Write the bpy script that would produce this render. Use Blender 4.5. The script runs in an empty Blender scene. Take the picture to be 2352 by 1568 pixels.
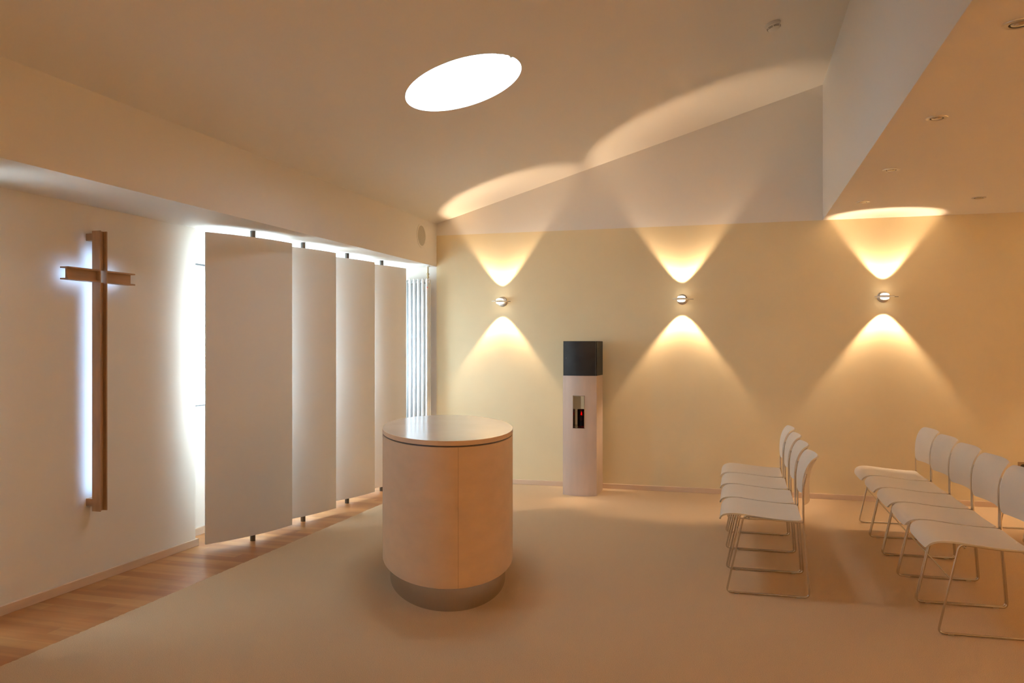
import bpy, bmesh, math, random
from mathutils import Vector, Matrix
random.seed(7)
PI = math.pi
C = bpy.context.scene.collection
scn = bpy.context.scene

# ------------------------------------------------------------------ camera, world, exposure
TH = math.atan(557 / 1900)
cam_d = bpy.data.cameras.new('camera'); cam = bpy.data.objects.new('camera', cam_d); C.objects.link(cam)
cam.location = (0, 0, 1.4); cam.rotation_euler = (PI / 2, 0, TH)
cam_d.sensor_fit = 'HORIZONTAL'; cam_d.sensor_width = 36
cam_d.lens = 36 * 1900 / 2352; cam_d.shift_y = 11 / 2352; cam_d.clip_start = 0.05
scn.camera = cam
vs = scn.view_settings
vs.view_transform = 'Standard'; vs.look = 'None'; vs.gamma = 1; vs.use_curve_mapping = False
vs.exposure = 1.4

SKY = 8.8            # overcast sky
LAMP = 26.0          # each half of a wall lamp, watts
WARM = (1.0, 0.72, 0.46)
WARM_FILL = (1.0, 0.59, 0.23)     # warm colour of the unseen fill lamps added on the other walls

w = bpy.data.worlds.new('world'); scn.world = w; w.use_nodes = True
bg = w.node_tree.nodes['Background']
bg.inputs[0].default_value = (0.66, 0.83, 1.0, 1); bg.inputs[1].default_value = SKY

def portal(name, loc, rot, sx, sy):
    d = bpy.data.lights.new(name, 'AREA'); d.shape = 'RECTANGLE'; d.size = sx; d.size_y = sy
    d.cycles.is_portal = True
    o = bpy.data.objects.new(name, d); C.objects.link(o); o.location = loc; o.rotation_euler = rot
    return o

# ------------------------------------------------------------------ materials
def mat(name, col, rough=0.8, metal=0.0, spec=0.5, coat=0.0, noise=None, bump=None, coords='Object', aniso=0):
    m = bpy.data.materials.new(name); m.use_nodes = True
    nt = m.node_tree; b = nt.nodes['Principled BSDF']
    b.inputs['Base Color'].default_value = (*col, 1); b.inputs['Roughness'].default_value = rough
    b.inputs['Metallic'].default_value = metal; b.inputs['Specular IOR Level'].default_value = spec
    b.inputs['Coat Weight'].default_value = coat
    b.inputs['Anisotropic'].default_value = aniso
    tc = nt.nodes.new('ShaderNodeTexCoord')
    if noise:
        sc, amt, stretch = noise
        mp = nt.nodes.new('ShaderNodeMapping'); mp.inputs['Scale'].default_value = stretch
        nt.links.new(tc.outputs[coords], mp.inputs[0])
        n = nt.nodes.new('ShaderNodeTexNoise'); n.inputs['Scale'].default_value = sc; n.inputs['Detail'].default_value = 4
        nt.links.new(mp.outputs[0], n.inputs['Vector'])
        r = nt.nodes.new('ShaderNodeValToRGB')
        lo = [c * (1 - amt) for c in col]; hi = [min(1, c * (1 + amt)) for c in col]
        r.color_ramp.elements[0].position = .3; r.color_ramp.elements[1].position = .7
        r.color_ramp.elements[0].color = (*lo, 1); r.color_ramp.elements[1].color = (*hi, 1)
        nt.links.new(n.outputs[0], r.inputs[0]); nt.links.new(r.outputs[0], b.inputs['Base Color'])
    if bump:
        sc, st, dist = bump
        n2 = nt.nodes.new('ShaderNodeTexNoise'); n2.inputs['Scale'].default_value = sc; n2.inputs['Detail'].default_value = 3
        nt.links.new(tc.outputs[coords], n2.inputs['Vector'])
        bp = nt.nodes.new('ShaderNodeBump'); bp.inputs['Strength'].default_value = st; bp.inputs['Distance'].default_value = dist
        nt.links.new(n2.outputs[0], bp.inputs['Height']); nt.links.new(bp.outputs[0], b.inputs['Normal'])
    return m

M = {}
M['white'] = mat('white_paint', (.84, .79, .715), .9, spec=.2, bump=(60, .08, .003))
M['yellow'] = mat('yellow_glaze', (.82, .69, .44), .85, spec=.2, noise=(1.6, .035, (1, 1, 1)), bump=(25, .10, .004))
M['carpet'] = mat('carpet_pile', (.69, .50, .315), .97, spec=.1, noise=(330, .20, (1, 1, 1)), bump=(380, .7, .005))
M['base'] = mat('beech_skirting', (.73, .55, .40), .5, noise=(5, .08, (.4, .4, 4)))
M['maple'] = mat('maple_veneer', (.74, .52, .35), .42, coat=.08, noise=(7, .04, (1, 1, 2.2)))
M['maple_top'] = mat('polished_top', (.74, .61, .51), .17, coat=.05, noise=(5, .03, (1, 1, 1)))
M['maple_pale'] = mat('pale_veneer', (.66, .52, .43), .5, noise=(6, .05, (3, 3, .5)))
M['seam'] = mat('seam_line', (.40, .26, .16), .6, noise=(5, .05, (1, 1, 1)))
M['groove'] = mat('dark_groove', (.10, .08, .07), .4, metal=.6)
M['steel'] = mat('brushed_steel', (.56, .53, .51), .20, metal=1, noise=(30, .05, (30, 30, .6)))
M['chrome'] = mat('chrome', (.66, .62, .56), .16, metal=1, noise=(4, .02, (1, 1, 1)))
M['satin'] = mat('satin_nickel', (.62, .58, .52), .32, metal=1, noise=(8, .03, (1, 1, 1)))
M['blacksteel'] = mat('blackened_steel', (.020, .020, .021), .58, metal=0, spec=.4, noise=(9, .35, (1, 1, 1)), bump=(300, .1, .001))
M['oak'] = mat('cross_wood', (.44, .27, .15), .45, noise=(14, .09, (3, 3, .4)))
M['oak_h'] = mat('cross_wood_horizontal', (.42, .24, .12), .45, noise=(14, .09, (3, .4, 3)))
M['panel'] = mat('lamella_white', (.83, .80, .75), .75, spec=.3, bump=(90, .05, .002))
M['radiator'] = mat('white_enamel', (.86, .87, .86), .25, coat=.3, noise=(3, .01, (1, 1, 1)))
M['shell'] = mat('white_shell', (.86, .78, .68), .40, spec=.4, noise=(4, .02, (1, 1, 1)))
M['plastic'] = mat('white_plastic', (.80, .76, .68), .45, noise=(5, .02, (1, 1, 1)))
M['clear'] = mat('clear_glide', (.50, .44, .34), .3, noise=(5, .02, (1, 1, 1)))
M['dark'] = mat('dark_slot', (.05, .035, .02), .6, noise=(5, .1, (1, 1, 1)))
M['grey'] = mat('grey_gasket_and_shade', (.10, .11, .12), .5, noise=(5, .05, (1, 1, 1)))
M['grille'] = mat('speaker_cloth', (.52, .47, .38), .8, noise=(400, .12, (1, 1, 1)))
M['brass'] = mat('brass_valve', (.50, .40, .24), .3, metal=1, noise=(8, .05, (1, 1, 1)))
M['pivot'] = mat('pivot_metal', (.14, .135, .13), .35, metal=1, noise=(8, .05, (1, 1, 1)))
M['red'] = mat('red_plastic', (.6, .04, .03), .4, noise=(8, .05, (1, 1, 1)))
M['wax'] = mat('candle_wax', (.35, .03, .03), .5, noise=(8, .05, (1, 1, 1)))
M['socket'] = mat('bronze_plate', (.40, .27, .14), .45, noise=(8, .05, (1, 1, 1)))
M['terrace'] = mat('terrace_slabs', (.62, .62, .60), .9, noise=(2, .08, (1, 1, 1)))
M['render'] = mat('outside_render', (.82, .83, .83), .9, noise=(2, .03, (1, 1, 1)))
M['leaf'] = mat('foliage', (.26, .33, .22), .8, noise=(3, .5, (1, 1, 1)))
M['bark'] = mat('bark', (.12, .08, .05), .9, noise=(8, .3, (1, 1, .3)))

def emit(name, col, s):
    m = bpy.data.materials.new(name); m.use_nodes = True; nt = m.node_tree
    nt.nodes.clear(); o = nt.nodes.new('ShaderNodeOutputMaterial'); e = nt.nodes.new('ShaderNodeEmission')
    e.inputs[0].default_value = (*col, 1); e.inputs[1].default_value = s
    nt.links.new(e.outputs[0], o.inputs[0]); return m
M['led'] = emit('led_strip', (.33, .58, 1.0), 8)
M['lens_lit'] = emit('lit_lens', (1, .86, .66), 3)
M['flame'] = emit('flame', (1.0, .06, .08), 9)

def glassy(name, tint, rough=0.0):
    m = bpy.data.materials.new(name); m.use_nodes = True; nt = m.node_tree; nt.nodes.clear()
    o = nt.nodes.new('ShaderNodeOutputMaterial'); mx = nt.nodes.new('ShaderNodeMixShader')
    t = nt.nodes.new('ShaderNodeBsdfTransparent'); t.inputs[0].default_value = (*tint, 1)
    g = nt.nodes.new('ShaderNodeBsdfGlossy'); g.inputs['Roughness'].default_value = rough
    lw = nt.nodes.new('ShaderNodeLayerWeight'); lw.inputs[0].default_value = .5
    p = nt.nodes.new('ShaderNodeMath'); p.operation = 'POWER'; p.inputs[1].default_value = 5
    f = nt.nodes.new('ShaderNodeMath'); f.operation = 'MULTIPLY_ADD'; f.inputs[1].default_value = .9; f.inputs[2].default_value = .04
    nt.links.new(lw.outputs['Facing'], p.inputs[0]); nt.links.new(p.outputs[0], f.inputs[0])
    nt.links.new(f.outputs[0], mx.inputs[0]); nt.links.new(t.outputs[0], mx.inputs[1]); nt.links.new(g.outputs[0], mx.inputs[2])
    nt.links.new(mx.outputs[0], o.inputs[0]); return m
M['glass'] = glassy('window_glass', (.97, .98, .98), .01)
M['opal'] = glassy('opal_dome', (.54, .55, .56), .2)
M['redglass'] = glassy('red_glass', (.30, .008, .012), .05)
M['lens'] = glassy('clear_lens', (.9, .9, .9), .05)

# parquet: three-strip beech boards running across the strip, towards the window wall
def parquet():
    m = bpy.data.materials.new('beech_parquet'); m.use_nodes = True; nt = m.node_tree; b = nt.nodes['Principled BSDF']
    N = nt.nodes.new; L = nt.links.new
    tc = N('ShaderNodeTexCoord')
    br = N('ShaderNodeTexBrick'); br.inputs['Scale'].default_value = 1; br.inputs['Brick Width'].default_value = .52
    br.inputs['Row Height'].default_value = .095; br.inputs['Mortar Size'].default_value = .0006; br.inputs['Bias'].default_value = 0
    br.inputs['Color1'].default_value = (.44, .18, .06, 1); br.inputs['Color2'].default_value = (.58, .29, .11, 1)
    br.inputs['Mortar'].default_value = (.36, .2, .1, 1); br.offset = .37; br.squash = 1
    L(tc.outputs['Object'], br.inputs['Vector'])
    mp = N('ShaderNodeMapping'); mp.inputs['Scale'].default_value = (.9, 9, 1); L(tc.outputs['Object'], mp.inputs[0])
    n = N('ShaderNodeTexNoise'); n.inputs['Scale'].default_value = 1.6; n.inputs['Detail'].default_value = 5; L(mp.outputs[0], n.inputs['Vector'])
    r = N('ShaderNodeValToRGB'); r.color_ramp.elements[0].position = .3; r.color_ramp.elements[1].position = .7
    r.color_ramp.elements[0].color = (.80, .76, .72, 1); r.color_ramp.elements[1].color = (1.1, 1.1, 1.08, 1); L(n.outputs[0], r.inputs[0])
    mx = N('ShaderNodeMix'); mx.data_type = 'RGBA'; mx.blend_type = 'MULTIPLY'; mx.inputs[0].default_value = 1
    L(br.outputs[0], mx.inputs[6]); L(r.outputs[0], mx.inputs[7]); L(mx.outputs[2], b.inputs['Base Color'])
    b.inputs['Roughness'].default_value = .36; b.inputs['Specular IOR Level'].default_value = .35
    return m
M['parquet'] = parquet()

# ------------------------------------------------------------------ mesh helpers
def box(bm, x0, x1, y0, y1, z0, z1, mi=0, bev=0):
    vs_ = [bm.verts.new((x, y, z)) for x in (x0, x1) for y in (y0, y1) for z in (z0, z1)]
    idx = [(0, 1, 3, 2), (4, 6, 7, 5), (0, 4, 5, 1), (2, 3, 7, 6), (0, 2, 6, 4), (1, 5, 7, 3)]
    fs = [bm.faces.new([vs_[i] for i in t]) for t in idx]
    for f in fs: f.material_index = mi
    if bev:
        es = list({e for f in fs for e in f.edges})
        bmesh.ops.bevel(bm, geom=es, offset=bev, segments=2, affect='EDGES', profile=.5)
    return vs_

def lathe(bm, prof, n=32, mtx=None, mi=0, cap=True):
    rings = []
    for r, z in prof:
        rings.append([bm.verts.new((r * math.cos(2 * PI * i / n), r * math.sin(2 * PI * i / n), z)) for i in range(n)])
    for a, b in zip(rings, rings[1:]):
        for i in range(n):
            f = bm.faces.new((a[i], a[(i + 1) % n], b[(i + 1) % n], b[i])); f.material_index = mi
    if cap:
        bm.faces.new(rings[0][::-1]).material_index = mi; bm.faces.new(rings[-1]).material_index = mi
    if mtx is not None:
        bmesh.ops.transform(bm, matrix=mtx, verts=[v for r in rings for v in r])
    return rings

def rounded(pts, rad, seg=6):
    pts = [Vector(p) for p in pts]; out = [pts[0]]
    for i in range(1, len(pts) - 1):
        a, b, c = pts[i - 1], pts[i], pts[i + 1]
        r = min(rad, (a - b).length * .45, (c - b).length * .45)
        p, q = b + (a - b).normalized() * r, b + (c - b).normalized() * r
        for k in range(seg + 1):
            t = k / seg; out.append(p * (1 - t) ** 2 + b * 2 * t * (1 - t) + q * t * t)
    out.append(pts[-1]); return out

def tube(bm, pts, r, n=10, mi=0):
    pts = [Vector(p) for p in pts]; prev = None; rings = []
    for i, p in enumerate(pts):
        d = (pts[min(i + 1, len(pts) - 1)] - pts[max(i - 1, 0)]).normalized()
        if prev is None:
            u = d.orthogonal().normalized()
        else:
            u = (prev - d * prev.dot(d)).normalized()
        prev = u; v = d.cross(u)
        rings.append([bm.verts.new(p + (u * math.cos(2 * PI * k / n) + v * math.sin(2 * PI * k / n)) * r) for k in range(n)])
    for a, b in zip(rings, rings[1:]):
        for k in range(n):
            bm.faces.new((a[k], a[(k + 1) % n], b[(k + 1) % n], b[k])).material_index = mi
    bm.faces.new(rings[0][::-1]); bm.faces.new(rings[-1])

def obj(name, bm, mats, parent=None, smooth=None, **props):
    bmesh.ops.recalc_face_normals(bm, faces=bm.faces)
    me = bpy.data.meshes.new(name); bm.to_mesh(me); bm.free()
    for m in (mats if isinstance(mats, (list, tuple)) else [mats]): me.materials.append(m)
    if smooth is not None:
        me.shade_smooth(); me.set_sharp_from_angle(angle=math.radians(smooth))
    o = bpy.data.objects.new(name, me); C.objects.link(o)
    if parent: o.parent = parent
    for k, v in props.items(): o[k] = v
    return o

def BM(): return bmesh.new()
def boxo(name, dims, m, parent=None, bev=0, **p):
    bm = BM(); box(bm, *dims, bev=bev); return obj(name, bm, m, parent, **p)
def struct(name, bm, m, parent=None, smooth=None):
    o = obj(name, bm, m, parent, smooth)
    if not parent: o['kind'] = 'structure'
    return o
def thing(name, label, cat, loc=(0, 0, 0), rz=0, group=None):
    o = bpy.data.objects.new(name, None); C.objects.link(o); o.empty_display_size = .1
    o.location = loc; o.rotation_euler = (0, 0, rz); o['label'] = label; o['category'] = cat
    if group: o['group'] = group
    return o
def copy_tree(o, parent=None):
    c = o.copy(); C.objects.link(c); c.parent = parent
    for ch in list(o.children): copy_tree(ch, c)
    return c

# ------------------------------------------------------------------ room shell
XB, XW, XO = -3.183, -3.768, -3.97      # beam face, cross wall face, window wall face
YB, ZS, ZB, ZP = 8.06, 2.23, 2.676, 2.553
SL = .295
def zc(x): return ZB + SL * (x - XB)
XR, YR = 4.3, -3.2

bm = BM(); box(bm, -4.25, XR, YR, YB, -.2, 0); struct('floor', bm, M['parquet'])
# carpet with a slightly frayed cut edge along the parquet
bm = BM()
n = 900; top = []; bot = []
for i in range(n + 1):
    y = YR + (YB - YR) * i / n
    x = -3.157 + random.uniform(-.0035, .0035) - .012 * (y - 4.5) / 4
    top.append(bm.verts.new((x, y, .006))); bot.append(bm.verts.new((x - .001, y, 0)))
tr = [bm.verts.new((XR, YR, .006)), bm.verts.new((XR, YB, .006))]
for i in range(n): bm.faces.new((bot[i], top[i], top[i + 1], bot[i + 1]))
ia = [bm.verts.new((-2.9, YR + (YB - YR) * i / n, .006)) for i in range(n + 1)]
for i in range(n): bm.faces.new((top[i], ia[i], ia[i + 1], top[i + 1]))
bm.faces.new([ia[0], tr[0], tr[1], ia[-1]] + ia[-2:0:-1])
obj('carpet', bm, M['carpet'], label='sand-coloured cut pile carpet laid beside the strip of parquet', category='carpet')

# back wall: white above the picture line and in the window recess, yellow glaze below
bm = BM()
box(bm, -4.25, XB, YB, YB + .2, 0, ZS + .3, 0)
box(bm, XB, XR, YB, YB + .2, 0, ZP, 1)
box(bm, XB, .9, YB, YB + .2, ZP, 4.4, 0)
struct('wall_back', bm, [M['white'], M['yellow']])

# sloping ceiling with the round skylight opening
bm = BM()
LS = math.sqrt(1 + SL * SL)
u0, u1, v0, v1 = -.3 * LS, (.95 - XB) * LS, YR, YB + .1
cu, cv, cr = 1.447, 5.019, .386
def S(u, v, h=0):
    x = XB + u / LS; return Vector((x - h * SL / LS, v, ZB + SL * (x - XB) + h / LS))
angs = [2 * PI * i / 96 for i in range(96)] + [math.atan2(b - cv, a - cu) % (2 * PI) for a in (u0, u1) for b in (v0, v1)]
angs = sorted(set(angs)); inn = []; out = []; inn2 = []
for a in angs:
    ca, sa = math.cos(a), math.sin(a)
    t = min(([(u1 - cu) / ca] if ca > 1e-9 else []) + ([(u0 - cu) / ca] if ca < -1e-9 else []) + ([(v1 - cv) / sa] if sa > 1e-9 else []) + ([(v0 - cv) / sa] if sa < -1e-9 else []))
    inn.append(bm.verts.new(S(cu + cr * ca, cv + cr * sa))); out.append(bm.verts.new(S(cu + t * ca, cv + t * sa)))
    inn2.append(bm.verts.new(S(cu + cr * ca, cv + cr * sa, .05)))
k = len(angs)
for i in range(k):
    j = (i + 1) % k
    bm.faces.new((inn[i], out[i], out[j], inn[j])); bm.faces.new((inn[i], inn[j], inn2[j], inn2[i]))
struct('ceiling', bm, M['white'])

# low ceiling on the right and the face between the two ceilings
def xbk(y): return .60 + (YB - y) * .0195
bm = BM()
a = [(xbk(YB), YB), (xbk(YR), YR), (XR, YR), (XR, YB)]
lo = [bm.verts.new((x, y, ZP)) for x, y in a]; hi = [bm.verts.new((x, y, ZP + .1)) for x, y in a]
bm.faces.new(lo); bm.faces.new(hi)
for i in range(4): bm.faces.new((lo[i], lo[(i + 1) % 4], hi[(i + 1) % 4], hi[i]))
struct('ceiling_low', bm, M['white'])
bm = BM()
vv = [bm.verts.new((x, y, z)) for y in (YB, YR) for x, z in ((xbk(y) - .001, ZP + .001), (xbk(y) + .15, ZP + .004), (xbk(y) + .15, 4.3), (xbk(y) - .001, 4.3))]
for t in ((0, 4, 5, 1), (1, 5, 6, 2), (2, 6, 7, 3), (3, 7, 4, 0), (0, 1, 2, 3), (4, 7, 6, 5)): bm.faces.new([vv[i] for i in t])
struct('wall_upper_right', bm, M['white'])
bm = BM(); box(bm, XR, XR + .2, YR, YB, 0, 2.8); struct('wall_right', bm, M['white'])
bm = BM(); box(bm, -4.25, XR, YR - .2, YR, 0, 4.4); struct('wall_front', bm, M['white'])

# beam over the window strip
bm = BM(); box(bm, -4.25, XB, YR, YB, ZS, ZB + .02); struct('trim_1', bm, M['white'])
# wall carrying the cross
WL0 = 2.95
bm = BM(); box(bm, XO, XW, WL0, 4.949, 0, ZS); struct('wall_left', bm, M['white'])
# outer wall with the window opening
WY0, WY1, WZ0, WZ1 = 4.55, 7.98, .80, 2.02
bm = BM()
box(bm, -4.2, XO, YR, YB, 0, WZ0); box(bm, -4.2, XO, YR, YB, WZ1, ZS)
box(bm, -4.2, XO, WL0 + .2, WY0, WZ0, WZ1); box(bm, -4.2, XO, WY1, YB, WZ0, WZ1)
box(bm, -4.2, XO, YR, 1.5, WZ0, WZ1)
struct('wall_left_outer', bm, M['white'])

def window(name, y0, y1, muls):
    e = bpy.data.objects.new(name, None); C.objects.link(e); e['kind'] = 'structure'
    e.location = (-4.05, (y0 + y1) / 2, WZ0); o = Vector(e.location)
    f = BM(); X0, X1 = -.05, .04; hy = (y1 - y0) / 2; H = WZ1 - WZ0
    box(f, X0, X1, -hy, hy, 0, .155); box(f, X0, X1, -hy, hy, H - .045, H - .012)
    ys = [-hy] + [m - o.y for m in muls] + [hy]
    for q in ys: box(f, X0, X1, max(-hy, q - .03), min(hy, q + .03), .155, H - .045)
    obj('window_frame', f, M['radiator'], e)
    g = BM(); box(g, X0, X1 + .004, -hy, hy, H - .012, H); box(g, X1, X1 + .003, -hy, hy, .151, .159); obj('gasket_and_gap_shade', g, M['grey'], e)  # top bar colours in the shade of the gap over the frame
    for a_, b_ in zip(ys, ys[1:]):
        boxo('pane', (-.004, .004, a_ + .03, b_ - .03, .155, H - .045), M['glass'], e)
    boxo('window_sill', (.04, .085, -hy, hy, -.012, -.002), M['radiator'], e)
    portal('portal', (-4.19, o.y, WZ0 + H / 2), (0, -PI / 2, 0), H, 2 * hy)
window('window_1', WY0, WY1, [5.9, 6.95])
window('window_2', 1.5, WL0 + .2, [2.3])

# skirtings
bm = BM(); box(bm, XW, XW + .018, WL0, 4.965, 0, .05, bev=.002); box(bm, XO, XW, 4.949, 4.965, 0, .05); struct('baseboard_left', bm, M['base'])
bm = BM(); box(bm, XO, XO + .018, 4.966, YB, 0, .055, bev=.002); struct('baseboard_window', bm, M['base'])
bm = BM(); box(bm, XB + .0, XR, YB - .016, YB, .0065, .053, bev=.002); struct('baseboard_back', bm, M['base'])

# skylight dome with its rim and two small loops for the faint marks on it
sk = thing('skylight_dome', 'bright round skylight dome in the sloping ceiling above the altar', 'skylight', S(cu, cv, .055))
tilt = Matrix.Rotation(-math.atan(SL), 4, 'Y')
bm = BM(); prof = [(.40 * math.cos(t), .12 * math.sin(t)) for t in [PI / 2 * i / 10 for i in range(10)]]
lathe(bm, prof, 64, tilt, cap=False); d = obj('dome', bm, M['opal'], sk, 60)
bm = BM(); lathe(bm, [(.388, -.004), (.42, -.004), (.42, .02), (.388, .02), (.388, -.004)], 64, tilt, cap=False); obj('rim', bm, M['plastic'], sk, 40)
for dy in (-.045, .045):
    bm = BM()
    base = Vector((.352, -.13 + dy, -.03)); pts = [base + Vector((-.055 * math.sin(t), .032 * math.cos(t), 0)) for t in [PI * i / 12 for i in range(13)]]
    tube(bm, [tilt @ p for p in pts], .0025, 6)
    box_v = box(bm, .35, .38, -.17 + dy, -.09 + dy, -.032, -.022); bmesh.ops.transform(bm, matrix=tilt, verts=box_v)
    obj('dome_mark', bm, M['clear'], sk, 40)
portal('portal', S(cu, cv, .045), (PI, 0, 0), .772, .772).matrix_world = Matrix.Translation(S(cu, cv, .20)) @ tilt

# ------------------------------------------------------------------ pivoting window lamellas
LAM = []
def lamella(pl, pr, piv, label, group='tall pivoting lamellas before the window'):
    pl, pr = Vector((*pl, 0)), Vector((*pr, 0)); ch = pr - pl; L = ch.length; mid = (pl + pr) / 2
    a = math.atan2(ch.y, ch.x) - PI / 2
    t = thing('pivot_lamella', label, 'window panel', (mid.x, mid.y, 0), a, group)
    sag = .045; R = (L * L / 4 + sag * sag) / (2 * sag); bm = BM(); n = 24; z0, z1 = .045, 2.182; th = .016
    cols = []
    for i in range(n + 1):
        s = -L / 2 + L * i / n; x = math.sqrt(R * R - s * s) - (R - sag)
        nx, ny = math.sqrt(R * R - s * s) / R, s / R
        cols.append([bm.verts.new((x, s, z0)), bm.verts.new((x, s, z1)), bm.verts.new((x - nx * th, s - ny * th, z1)), bm.verts.new((x - nx * th, s - ny * th, z0))])
    for c1, c2 in zip(cols, cols[1:]):
        for q in range(4): bm.faces.new((c1[q], c2[q], c2[(q + 1) % 4], c1[(q + 1) % 4]))
    bm.faces.new(cols[0]); bm.faces.new(cols[-1][::-1])
    obj('panel', bm, M['panel'], t, 35)
    px = sag - th - .012
    for z0_, z1_, r in ((.0005, .05, .019), (2.178, 2.2295, .019)):
        bm = BM(); lathe(bm, [(r, z0_), (r, z1_)], 24, Matrix.Translation((px, 0, 0))); obj('pivot', bm, M['pivot'], t, 40)
    bm = BM(); lathe(bm, [(.011, .05), (.011, 2.178)], 16, Matrix.Translation((px, 0, 0))); obj('pivot_rod', bm, M['satin'], t, 40)
    return t
lamella((-3.600, 4.838), (-3.368, 5.557), None, 'widest-looking white lamella, next to the wall with the cross')
lamella((-3.600, 5.535), (-3.366, 6.240), None, 'white lamella second from the wall with the cross')
lamella((-3.620, 6.320), (-3.397, 7.040), None, 'white lamella third from the wall with the cross')
lamella((-3.600, 6.985), (-3.364, 7.690), None, 'narrowest-looking white lamella, beside the tall radiator')

lamella((-3.340, 2.200), (-3.560, 2.925), None, 'white lamella beyond the left edge of the photo, left of the wall with the cross', 'lamellas left of the wall with the cross')
lamella((-3.340, 1.440), (-3.560, 2.165), None, 'white lamella far beyond the left edge of the photo', 'lamellas left of the wall with the cross')
# ------------------------------------------------------------------ cross on the wall
YC, ZC = 3.986, 1.81
cr_ = thing('wall_cross', 'brown wooden cross of I-section beams glowing blue-white behind on the left wall', 'cross', (XW, YC, .434))
D0, D1, HW, FT = .045, .102, .029, .008      # stand-off, front, half width, flange thickness
zt = 2.076 - .434; zm = ZC - .434
bm = BM()
for (a, b) in ((0, zm - .036), (zm + .036, zt)):
    box(bm, (D0 + D1) / 2 - .006, (D0 + D1) / 2 + .006, -HW + FT, HW - FT, a, b)
for s in (-1, 1):
    y0, y1 = sorted((s * HW, s * (HW - FT))); box(bm, D0, D1, y0, y1, 0, zt)
obj('post', bm, M['oak'], cr_)
for s in (-1, 1):
    bm = BM(); y0, y1 = (-.262, -HW) if s < 0 else (HW, .257)
    box(bm, (D0 + D1) / 2 - .006, (D0 + D1) / 2 + .006, y0 + (.014 if s < 0 else 0), y1 - (.014 if s > 0 else 0), zm - .028, zm + .028)
    for q in (-1, 1):
        z0, z1 = sorted((zm + q * .036, zm + q * .028)); box(bm, D0, D1, y0, y1, z0, z1)
    obj('arm', bm, M['oak_h'], cr_)
for z in (.030, 1.585):
    boxo('bracket', (.0005, D0, -.028, .022, z, z + .042), M['oak'], cr_)
bm = BM()
xl = D0 + .0113
box(bm, xl, xl + .0015, -.0062, .0062, .10, zm - .04); box(bm, xl, xl + .0015, -.0062, .0062, zm + .04, zt - .11)
box(bm, xl, xl + .0015, -.225, -HW - .002, zm - .0062, zm + .0062); box(bm, xl, xl + .0015, HW + .002, .20, zm - .0062, zm + .0062)
obj('light_strip', bm, M['led'], cr_, label='glowing blue-white light strip')

# ------------------------------------------------------------------ altar
alt = thing('altar', 'oval maple altar on a recessed steel plinth standing on the carpet', 'altar', (-1.8235, 4.803, .006), .389)
def oval(bm, a, b, z0, z1, bev=0, n=128, mi=0):
    lv = [(a, b, z0), (a, b, z1)] if not bev else [(a - bev, b - bev, z0), (a, b, z0 + bev), (a, b, z1 - bev), (a - bev, b - bev, z1)]
    rings = [[bm.verts.new((p * math.cos(2 * PI * i / n), q * math.sin(2 * PI * i / n), z)) for i in range(n)] for p, q, z in lv]
    for r1, r2 in zip(rings, rings[1:]):
        for i in range(n): bm.faces.new((r1[i], r1[(i + 1) % n], r2[(i + 1) % n], r2[i])).material_index = mi
    bm.faces.new(rings[0][::-1]).material_index = mi; bm.faces.new(rings[-1]).material_index = mi
A, B = .3963, .824
bm = BM(); oval(bm, A - .046, B - .046, 0, .135); obj('plinth', bm, M['steel'], alt, 40)
bm = BM(); oval(bm, A, B, .131, .868, .0015); obj('body', bm, M['maple'], alt, 40)
bm = BM(); oval(bm, A - .004, B - .004, .867, .876); obj('shadow_gap', bm, M['groove'], alt, 40)
bm = BM(); oval(bm, A + .001, B + .001, .876, .9015, .0012)
for f in bm.faces:
    if f.calc_center_median().z > .901: f.material_index = 1
obj('top', bm, [M['maple'], M['maple_top']], alt, 40)
for ang in (-PI / 2 + .085, -PI + .12):
    bm = BM(); x, y = A * math.cos(ang), B * math.sin(ang)
    nx, ny = math.cos(ang) / A, math.sin(ang) / B; l = math.hypot(nx, ny); nx /= l; ny /= l
    vb = box(bm, -.002, .0002, -.0008, .0008, .133, .867)
    bmesh.ops.transform(bm, matrix=Matrix.Translation((x, y, 0)) @ Matrix.Rotation(math.atan2(ny, nx), 4, 'Z'), verts=vb)
    obj('seam', bm, M['seam'], alt)

# ------------------------------------------------------------------ tabernacle pillar
ped = thing('pillar_pedestal', 'pale veneered square pillar with an upright slot, standing before the back wall', 'pedestal', (-1.571, 7.61, .006))
W2, DP = .161, .32
def bowed(bm, z0, z1, w=W2, y1=DP, bow=.045, hole=None, n=16):
    xs = [-w + 2 * w * i / n for i in range(n + 1)]
    if hole: xs = sorted(set([round(x, 5) for x in xs if not (hole[0] - .004 < x < hole[1] + .004)] + [hole[0], hole[1]]))
    yf = lambda x: -bow * (1 - (x / w) ** 2)
    if not hole:
        lo = [bm.verts.new((x, yf(x), z0)) for x in xs] + [bm.verts.new((w, y1, z0)), bm.verts.new((-w, y1, z0))]
        hi = [bm.verts.new((v.co.x, v.co.y, z1)) for v in lo]; k = len(lo)
        bm.faces.new(lo); bm.faces.new(hi)
        for i in range(k): bm.faces.new((lo[i], lo[(i + 1) % k], hi[(i + 1) % k], hi[i]))
    else:
        # two side pieces, left and right of the slot
        for sel in ([x for x in xs if x <= hole[0]], [x for x in xs if x >= hole[1]]):
            lo = [bm.verts.new((x, yf(x), z0)) for x in sel] + [bm.verts.new((sel[-1], y1, z0)), bm.verts.new((sel[0], y1, z0))]
            hi = [bm.verts.new((v.co.x, v.co.y, z1)) for v in lo]; k = len(lo)
            bm.faces.new(lo); bm.faces.new(hi)
            for i in range(k): bm.faces.new((lo[i], lo[(i + 1) % k], hi[(i + 1) % k], hi[i]))
HX0, HX1, HZ0, HZ1 = -.056, .055, .629, .934
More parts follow.
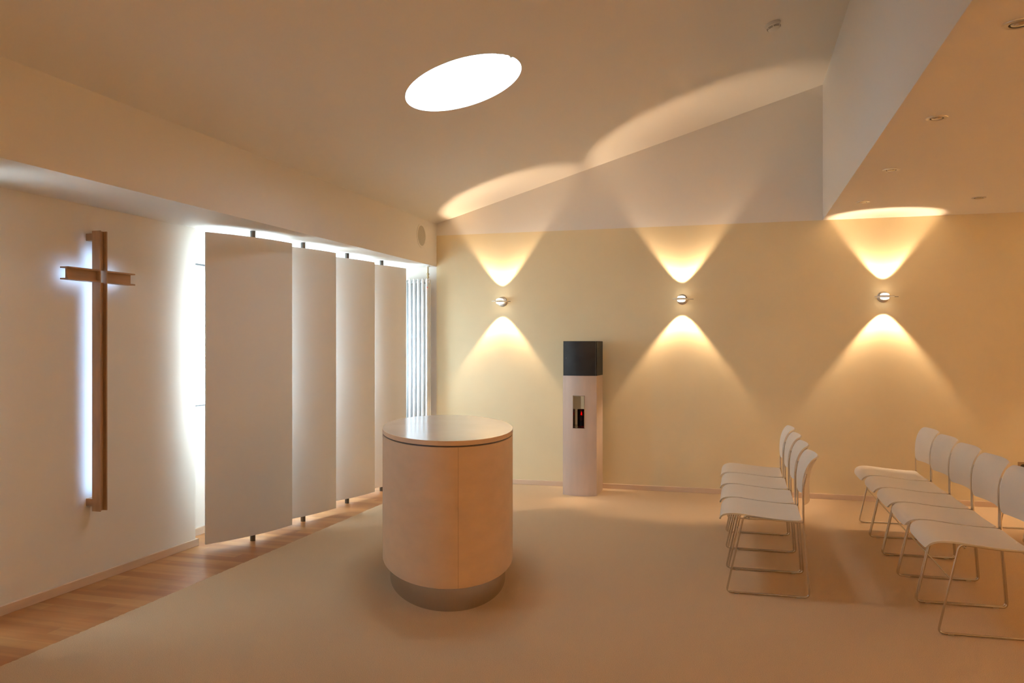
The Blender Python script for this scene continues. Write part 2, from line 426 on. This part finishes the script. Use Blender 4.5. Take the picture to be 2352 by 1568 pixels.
bm = BM(); bowed(bm, 0, HZ0); bowed(bm, HZ0, HZ1, hole=(HX0, HX1)); bowed(bm, HZ1, 1.118)
obj('body', bm, M['maple_pale'], ped, 25)
bm = BM(); t_ = .003; yl0 = -.046
box(bm, HX0, HX0 + t_, yl0, DP, HZ0, HZ1); box(bm, HX1 - t_, HX1, yl0, DP, HZ0, HZ1)
box(bm, HX0, HX1, yl0, DP, HZ0, HZ0 + t_); box(bm, HX0, HX1, yl0, DP, HZ1 - t_, HZ1)
obj('slot_lining', bm, M['steel'], ped)
tab = thing('tabernacle', 'blackened steel tabernacle box resting on the pale pillar', 'tabernacle', (-1.571, 7.61, 1.1245))
bm = BM(); box(bm, -W2 + .0, W2, .02, DP, 0, .324, bev=.001); obj('casing', bm, M['blacksteel'], tab)
bm = BM(); bowed(bm, .003, .321, w=W2 - .012, y1=.016); obj('door', bm, M['blacksteel'], tab, 25)
bm = BM(); box(bm, W2 - .011, W2 - .007, -.004, .02, .002, .322); obj('hinge_edge', bm, M['pivot'], tab)
bm = BM(); lathe(bm, [(.004, 0), (.004, .004)], 16, Matrix.Translation((-W2 + .036, -.022, .165)) @ Matrix.Rotation(PI / 2, 4, 'X')); obj('keyhole', bm, M['pivot'], tab, 30)
can = thing('votive_candle', 'red glass sanctuary candle burning inside the slot of the pillar', 'candle', (-1.571 - .003, 7.71, .6385 + .0005))
bm = BM(); lathe(bm, [(.034, 0), (.038, .006), (.038, .165), (.0355, .165), (.0355, .008), (.001, .008)], 32, cap=False); obj('glass', bm, M['redglass'], can, 40)
bm = BM(); lathe(bm, [(.034, .009), (.034, .105), (.030, .108)], 32); obj('wax', bm, M['wax'], can, 40)
bm = BM(); lathe(bm, [(.0008, .107), (.005, .114), (.006, .122), (.003, .134), (.0006, .142)], 12); obj('flame', bm, M['flame'], can, 60)

# ------------------------------------------------------------------ tall column radiator
rad = thing('column_radiator', 'tall white tube radiator on the back wall beside the window', 'radiator', (-3.215, 7.9, 0))
nt_ = 9; pitch = .0475
for i in range(nt_):
    x = -.0165 - i * pitch
    bm = BM()
    for q, yy in enumerate((0.013, .05, .087)):
        lathe(bm, [(.006, .118), (.0135, .13), (.0135, 2.082), (.006, 2.095)], 16, Matrix.Translation((x, yy, 0)))
    box(bm, x - .013, x + .013, .013, .087, 2.045, 2.085); box(bm, x - .013, x + .013, .013, .087, .12, .16)
    obj('column', bm, M['radiator'], rad, 50)
for z in (.14, 2.065):
    bm = BM(); tube(bm, [(-.41, .05, z), (-.01, .05, z)], .012); obj('header_pipe', bm, M['radiator'], rad, 50)
bm = BM(); lathe(bm, [(.016, 0), (.019, .004), (.016, .010)], 20, Matrix.Translation((.001, .03, 2.062)) @ Matrix.Rotation(PI / 2, 4, 'Y')); obj('end_plug', bm, M['radiator'], rad, 40)
bm = BM(); lathe(bm, [(.004, 0), (.004, .012)], 10, Matrix.Translation((-.003, -.004, 2.00)) @ Matrix.Rotation(-.5, 4, 'Y')); obj('vent_tag', bm, M['red'], rad, 40, label='tiny red tag')
bm = BM(); tube(bm, [(-.012, .03, 2.095), (-.012, .03, 2.22)], .0075)
lathe(bm, [(.007, 2.10), (.013, 2.104), (.013, 2.116), (.009, 2.12), (.009, 2.132), (.014, 2.136), (.014, 2.150), (.008, 2.156)], 16, Matrix.Translation((-.012, .03, 0)))
obj('valve', bm, M['brass'], rad, 40)
bm = BM(); lathe(bm, [(.026, 2.217), (.022, 2.2295)], 24, Matrix.Translation((-.012, .03, 0))); obj('pipe_rose', bm, M['plastic'], rad, 40)
for x in (-.06, -.35):
    boxo('wall_bracket', (x - .01, x + .01, .09, .1595, 1.9, 1.93), M['radiator'], rad)

# ------------------------------------------------------------------ loudspeaker in the beam
sp = thing('flush_speaker', 'round flush loudspeaker in the beam face near the corner', 'speaker', (XB, 7.646, 2.50))
rx = Matrix.Rotation(PI / 2, 4, 'Y')
bm = BM(); lathe(bm, [(.100, .0005), (.118, .0005), (.118, .004), (.115, .006), (.102, .006), (.100, .004), (.100, .0005)], 48, rx, cap=False); obj('rim', bm, M['white'], sp, 40)
bm = BM(); lathe(bm, [(.100, .0005), (.100, .0035)], 48, rx); obj('grille', bm, M['grille'], sp, 40)

# ------------------------------------------------------------------ smoke detector
sd = thing('smoke_detector', 'white smoke detector on the sloping ceiling', 'smoke detector', (.12, 6.05, zc(.12)))
T = tilt @ Matrix.Rotation(PI, 4, 'X')
bm = BM(); lathe(bm, [(.055, .001), (.055, .010), (.053, .013)], 40, T); obj('base', bm, M['plastic'], sd, 40)
bm = BM(); lathe(bm, [(.048, .013), (.047, .030), (.040, .042), (.026, .050), (.002, .052)], 40, T); obj('head', bm, M['plastic'], sd, 40)
for z, r in ((.030, .0475), (.036, .0445)):
    for a0, a1 in ((1.75, 2.5), (2.65, 3.2), (.7, 1.6), (3.5, 4.6), (4.8, 6.6)):
        bm = BM(); pts = [T @ Vector((r * math.cos(a0 + (a1 - a0) * i / 8), r * math.sin(a0 + (a1 - a0) * i / 8), z)) for i in range(9)]
        tube(bm, pts, .0014, 6); obj('slot', bm, M['dark'], sd, 40)

# ------------------------------------------------------------------ recessed downlights, switched off
dl_spots = [(.906, 3.346), (.883, 4.609), (.857, 5.880), (.831, 7.130), (1.669, 7.174)]
dl_lab = ['recessed downlight cut by the right edge of the photo, nearest of the low ceiling row',
          'recessed downlight second from the camera in the row along the ceiling step',
          'recessed downlight third from the camera in the row along the ceiling step',
          'recessed downlight of the row along the ceiling step closest to the back wall',
          'lone recessed downlight near the back wall, right of the row by the ceiling step']
def downlight():
    t = thing('recessed_downlight', dl_lab[0], 'downlight', (0, 0, ZP), 0, 'unlit downlights in the low ceiling')
    F = Matrix.Rotation(PI, 4, 'X')
    bm = BM(); lathe(bm, [(.033, .0005), (.052, .0005), (.051, .004), (.040, .007), (.033, .005), (.033, .0005)], 40, F, cap=False); obj('ring', bm, M['satin'], t, 50)
    bm = BM(); lathe(bm, [(.033, .0004), (.033, .003)], 40, F); obj('recess', bm, M['dark'], t, 50)
    bm = BM(); lathe(bm, [(.026, .003), (.024, .006), (.010, .0085), (.001, .009)], 24, F); obj('lamp', bm, M['chrome'], t, 50)
    return t
dl = downlight()
for i, (x, y) in enumerate(dl_spots):
    o = dl if i == 0 else copy_tree(dl)
    o.location = (x, y, ZP); o['label'] = dl_lab[i]

# ------------------------------------------------------------------ up-and-down wall lamps
lamp_lab = ['lit up-and-down wall lamp nearest the window corner', 'lit up-and-down wall lamp in the middle, just right of the dark tabernacle',
            'lit up-and-down wall lamp on the right, above the rows of chairs', 'lit up-and-down wall lamp beyond the right edge of the photo']
def wall_lamp(x, z, i, col=WARM, k=1):
    t = thing('wall_lamp', lamp_lab[i], 'lamp', (x, YB, z), 0, 'up-and-down lamps along the back wall')
    a = .10
    bm = BM(); lathe(bm, [(.049, .0005), (.049, .010), (.044, .014)], 40, Matrix.Rotation(PI / 2, 4, 'X')); obj('rosette', bm, M['satin'], t, 40)
    bm = BM(); tube(bm, [(0, -.012, 0), (0, -a + .03, 0)], .008); obj('arm', bm, M['satin'], t, 40)
    bm = BM(); lathe(bm, [(.040, -.004), (.082, -.0025), (.083, 0), (.082, .0025), (.040, .004)], 48, Matrix.Translation((0, -a, 0))); obj('disc', bm, M['plastic'], t, 40)
    bm = BM(); tube(bm, [(.08, -a, -.004), (.112, -a, -.004)], .0022, 8); obj('lever', bm, M['pivot'], t, 40)
    for s in (1, -1):
        rot = Matrix.Translation((0, -a, 0)) @ (Matrix.Identity(4) if s > 0 else Matrix.Rotation(PI, 4, 'X'))
        bm = BM(); lathe(bm, [(.040, .004), (.042, .008), (.040, .010), (.030, .0095)], 40, rot, cap=False); obj('reflector', bm, M['satin'], t, 40)
        bm = BM(); lathe(bm, [(.037, .010), (.036, .017), (.030, .024), (.016, .0285), (.001, .029)], 32, rot, cap=False); obj('lens', bm, M['lens_lit'], t, 50, label='glowing glass lens')
        d = bpy.data.lights.new('lamp_beam', 'SPOT'); d.energy = LAMP * k; d.color = col; d.spot_size = math.radians(76 if s > 0 else 80); d.spot_blend = .38; d.shadow_soft_size = .010
        # photometric distribution of the lens: weaker along the axis than at 25-30 degrees
        d.use_nodes = True; nt = d.node_tree; em = nt.nodes['Emission']
        tc = nt.nodes.new('ShaderNodeTexCoord'); sx = nt.nodes.new('ShaderNodeSeparateXYZ'); ab = nt.nodes.new('ShaderNodeMath'); ab.operation = 'ABSOLUTE'
        mr = nt.nodes.new('ShaderNodeMapRange'); mr.inputs['From Min'].default_value = .82; mr.inputs['From Max'].default_value = 1.0
        mr.inputs['To Min'].default_value = 1.0; mr.inputs['To Max'].default_value = .26
        nt.links.new(tc.outputs['Normal'], sx.inputs[0]); nt.links.new(sx.outputs['Z'], ab.inputs[0]); nt.links.new(ab.outputs[0], mr.inputs['Value'])
        nt.links.new(mr.outputs[0], em.inputs['Strength'])
        o = bpy.data.objects.new('lamp_beam', d); C.objects.link(o); o.parent = t
        o.location = (0, -a, s * .034); o.rotation_euler = (PI if s > 0 else 0, 0, 0)
    return t
for i, (x, z) in enumerate(((-2.462, 1.853), (-.664, 1.848), (1.107, 1.842), (2.88, 1.845))): wall_lamp(x, z, i)
for x, rz, px_, py_, lb in ((0, PI, -1.6, YR, 'unseen fill lamp added on the wall behind the camera, left'), (0, PI, 1.4, YR, 'unseen fill lamp added on the wall behind the camera, right'),
                            (0, -PI / 2, XR, 4.8, 'unseen fill lamp added on the right-hand wall, far'), (0, -PI / 2, XR, 1.2, 'unseen fill lamp added on the right-hand wall, near')):
    t = wall_lamp(px_, 1.845, 3, WARM_FILL, 10.0 if px_ == XR else 6.5); t.location = (px_, py_, 1.845); t.rotation_euler = (0, 0, rz); t['label'] = lb; t['group'] = 'unseen fill lamps added on the other walls'  # unseen lamps added on the other walls to fill the room with warm light

# wall socket at the right edge
so = thing('wall_socket', 'brown square wall socket low on the back wall at the right edge', 'socket', (2.215, YB, .365))
bm = BM(); box(bm, -.041, .041, -.009, -.0003, -.041, .041, bev=.003); obj('plate', bm, M['socket'], so)
bm = BM(); lathe(bm, [(.021, .0085), (.023, .0105), (.021, .0105)], 32, Matrix.Rotation(PI / 2, 4, 'X'), cap=True); obj('insert', bm, M['dark'], so, 40)

# ------------------------------------------------------------------ chairs
def sheet(bm, prof, ys, w, rc0, rc1, th, dx=lambda y: 0, dz=lambda y: 0):
    """shell swept from a profile (x,z) across y, corners rounded by rc0 (start) and rc1 (end)"""
    P = [Vector((p[0], 0, p[1])) for p in prof]; cum = [0]
    for a, b in zip(P, P[1:]): cum.append(cum[-1] + (b - a).length)
    Lt = cum[-1]
    def at(s):
        s = max(0, min(Lt, s))
        for i in range(len(P) - 1):
            if s <= cum[i + 1] + 1e-9:
                t = (s - cum[i]) / (cum[i + 1] - cum[i]); return P[i].lerp(P[i + 1], t)
        return P[-1]
    def cut(y, r):
        o = abs(y) - (w - r); return 0 if o <= 0 or r <= 0 else r - math.sqrt(max(0, r * r - o * o))
    nv = 22; up = []; dn = []
    for y in ys:
        s0, s1 = cut(y, rc0), Lt - cut(y, rc1); cu_, cd_ = [], []
        for k in range(nv + 1):
            s = s0 + (s1 - s0) * k / nv; p = at(s); tg = (at(s + .006) - at(s - .006)).normalized(); nr = Vector((-tg.z, 0, tg.x))
            q = Vector((p.x + dx(y), y, p.z + dz(y)))
            cu_.append(bm.verts.new(q + nr * th / 2)); cd_.append(bm.verts.new(q - nr * th / 2))
        up.append(cu_); dn.append(cd_)
    m = len(ys)
    for i in range(m - 1):
        for k in range(nv):
            bm.faces.new((up[i][k], up[i + 1][k], up[i + 1][k + 1], up[i][k + 1]))
            bm.faces.new((dn[i][k], dn[i][k + 1], dn[i + 1][k + 1], dn[i + 1][k]))
        for k in (0, nv): bm.faces.new((up[i][k], dn[i][k], dn[i + 1][k], up[i + 1][k]))
    for i in (0, m - 1):
        for k in range(nv): bm.faces.new((up[i][k], up[i][k + 1], dn[i][k + 1], dn[i][k]))

def smooth_prof(pts, n=6):
    out = []
    for i in range(len(pts) - 1):
        p0, p1, p2, p3 = (Vector(pts[max(0, i - 1)]), Vector(pts[i]), Vector(pts[i + 1]), Vector(pts[min(len(pts) - 1, i + 2)]))
        for k in range(n):
            t = k / n
            out.append(.5 * (2 * p1 + (p2 - p0) * t + (2 * p0 - 5 * p1 + 4 * p2 - p3) * t * t + (3 * p1 - p0 - 3 * p2 + p3) * t ** 3))
    out.append(Vector(pts[-1])); return out

def make_chair():
    t = thing('stacking_chair', '', 'chair', (0, 0, .006))
    w = .2515
    ys = [-w + 2 * w * (.5 - .5 * math.cos(PI * i / 22)) for i in range(23)]
    bm = BM()
    sheet(bm, smooth_prof([(-.260, .402), (-.255, .422), (-.236, .439), (-.20, .447), (-.14, .446), (-.05, .436), (.05, .427), (.13, .423), (.185, .425)]),
          ys, w, .085, .05, .009, dz=lambda y: -.007 * (1 - (y / w) ** 2))
    obj('seat', bm, M['shell'], t, 50)
    bm = BM()
    sheet(bm, smooth_prof([(.190, .512), (.186, .58), (.190, .65), (.205, .71), (.230, .756), (.239, .768)]),
          ys, w, .03, .035, .009, dx=lambda y: .045 * (1 - (y / w) ** 2))
    obj('backrest', bm, M['shell'], t, 50)
    r = .0056
    for s in (-1, 1):
        y = s * (w + .004); bm = BM()
        pts = rounded([(.205, y, .69), (.191, y, .62), (.189, y, .46), (.222, y, r + .002), (-.222, y, r + .002), (-.128, y, .441), (.05, y, .424), (.186, y, .421)], .028)
        tube(bm, pts, r, 10); obj('side_frame', bm, M['chrome'], t, 60)
    zq = .27; xq = -.222 + .094 * (zq / .441)
    bm = BM(); tube(bm, [(xq, -w, zq), (xq, w, zq)], .004, 8); obj('stretcher', bm, M['chrome'], t, 60)
    bm = BM(); tube(bm, [(-.10, -w, .428), (-.10, -w + .02, .419), (-.10, w - .02, .419), (-.10, w, .428)], .004, 8); tube(bm, [(.15, -w, .413), (.15, w, .413)], .004, 8); obj('seat_support', bm, M['chrome'], t, 60)
    for s in (-1, 1):
        for x in (-.165, .165):
            boxo('glide', (x - .014, x + .014, s * (w + .004) - .0055, s * (w + .004) + .0055, 0, .008), M['clear'], t, bev=.002)
    return t
proto = make_chair(); first = True
def put(x, y, rz, label, group):
    global first
    o = proto if first else copy_tree(proto); first = False
    o.location = (x, y, .006); o.rotation_euler = (0, 0, rz); o['label'] = label; o['group'] = group
W = .2555
fl = ['white shell chair of the short left row, nearest the camera', 'second white shell chair from the camera in the short left row',
      'third white shell chair from the camera in the short left row', 'white shell chair of the short left row nearest the back wall']
for i in range(4):
    y0 = 4.867 + i * .5265; put(.066 - .0185 * i + .001, y0 - .03 + W, .010, fl[i], 'chairs of the short left row')
fr = ['white shell chair of the right row nearest the camera, cut by the right edge', 'second white shell chair from the camera in the right row',
      'middle white shell chair of the five in the right row', 'fourth white shell chair from the camera in the right row', 'white shell chair of the right row nearest the back wall']
for i in range(5):
    y0 = 4.43 + i * .529; put(1.07 - .0125 * i, y0 + W, .018, fr[i], 'chairs of the right row')
put(2.033, 6.89, .03, 'chair behind the right row at the right edge, only its front runner showing', 'chairs of the hindmost row')

# ------------------------------------------------------------------ outside, seen through the gap
boxo('terrace', (-5.9, -4.26, -4, 30, -.3, -.12), M['terrace'], label='pale paved roof terrace outside the window', category='terrace')
nw = thing('parapet_wall', 'low white parapet wall close outside, parallel to the window', 'parapet', (-6.1, 7, -.12))
boxo('wall_body', (-.15, .1, -11, 20, 0, .80), M['render'], nw)
boxo('coping', (-.19, .13, -11, 20, .812, .86), M['render'], nw)
boxo('coping_shade', (-.14, .09, -11, 20, .80, .812), M['grey'], nw)  # dark strip coloured in as the shade under the coping
boxo('lower_joint', (.1, .102, -11, 20, .605, .609), M['grey'], nw)
tw = thing('parapet_wall', 'white rendered parapet wall across the terrace outside', 'parapet', (-11, 13, -.3))
boxo('wall_body', (-.15, .15, -17, 17, 0, 1.16), M['render'], tw)
boxo('coping', (-.19, .19, -17, 17, 1.16, 1.21), M['terrace'], tw)
tr_ = thing('tree', 'pale green tree beyond the terrace, seen through the narrow window gap', 'tree', (-26, 34.5, -5))
bm = BM(); tube(bm, [(0, 0, 0), (.1, .1, 2.5), (0, .1, 4.5)], .22, 10); obj('trunk', bm, M['bark'], tr_, 60)
bm = BM()
for i in range(2600):
    a_, b_ = random.uniform(0, 2 * PI), random.uniform(-1, 1); r = random.uniform(.5, 1) ** .5; s_ = math.sqrt(1 - b_ * b_)
    c = Vector((1.9 * r * s_ * math.cos(a_), 4.2 * r * s_ * math.sin(a_), 5.2 + 2.4 * r * b_))
    q = Matrix.Translation(c) @ Matrix.Rotation(random.uniform(0, 6), 4, Vector((random.uniform(-1, 1), random.uniform(-1, 1), random.uniform(-1, 1))).normalized())
    v = [bm.verts.new(q @ Vector(p)) for p in ((-.15, 0, 0), (0, -.09, .02), (.15, 0, 0), (0, .09, .02))]; bm.faces.new(v)
obj('crown', bm, M['leaf'], tr_)
bm = BM(); box(bm, -60, -11.3, -40, 80, -5.3, -5); obj('ground', bm, M['terrace'], kind='structure')
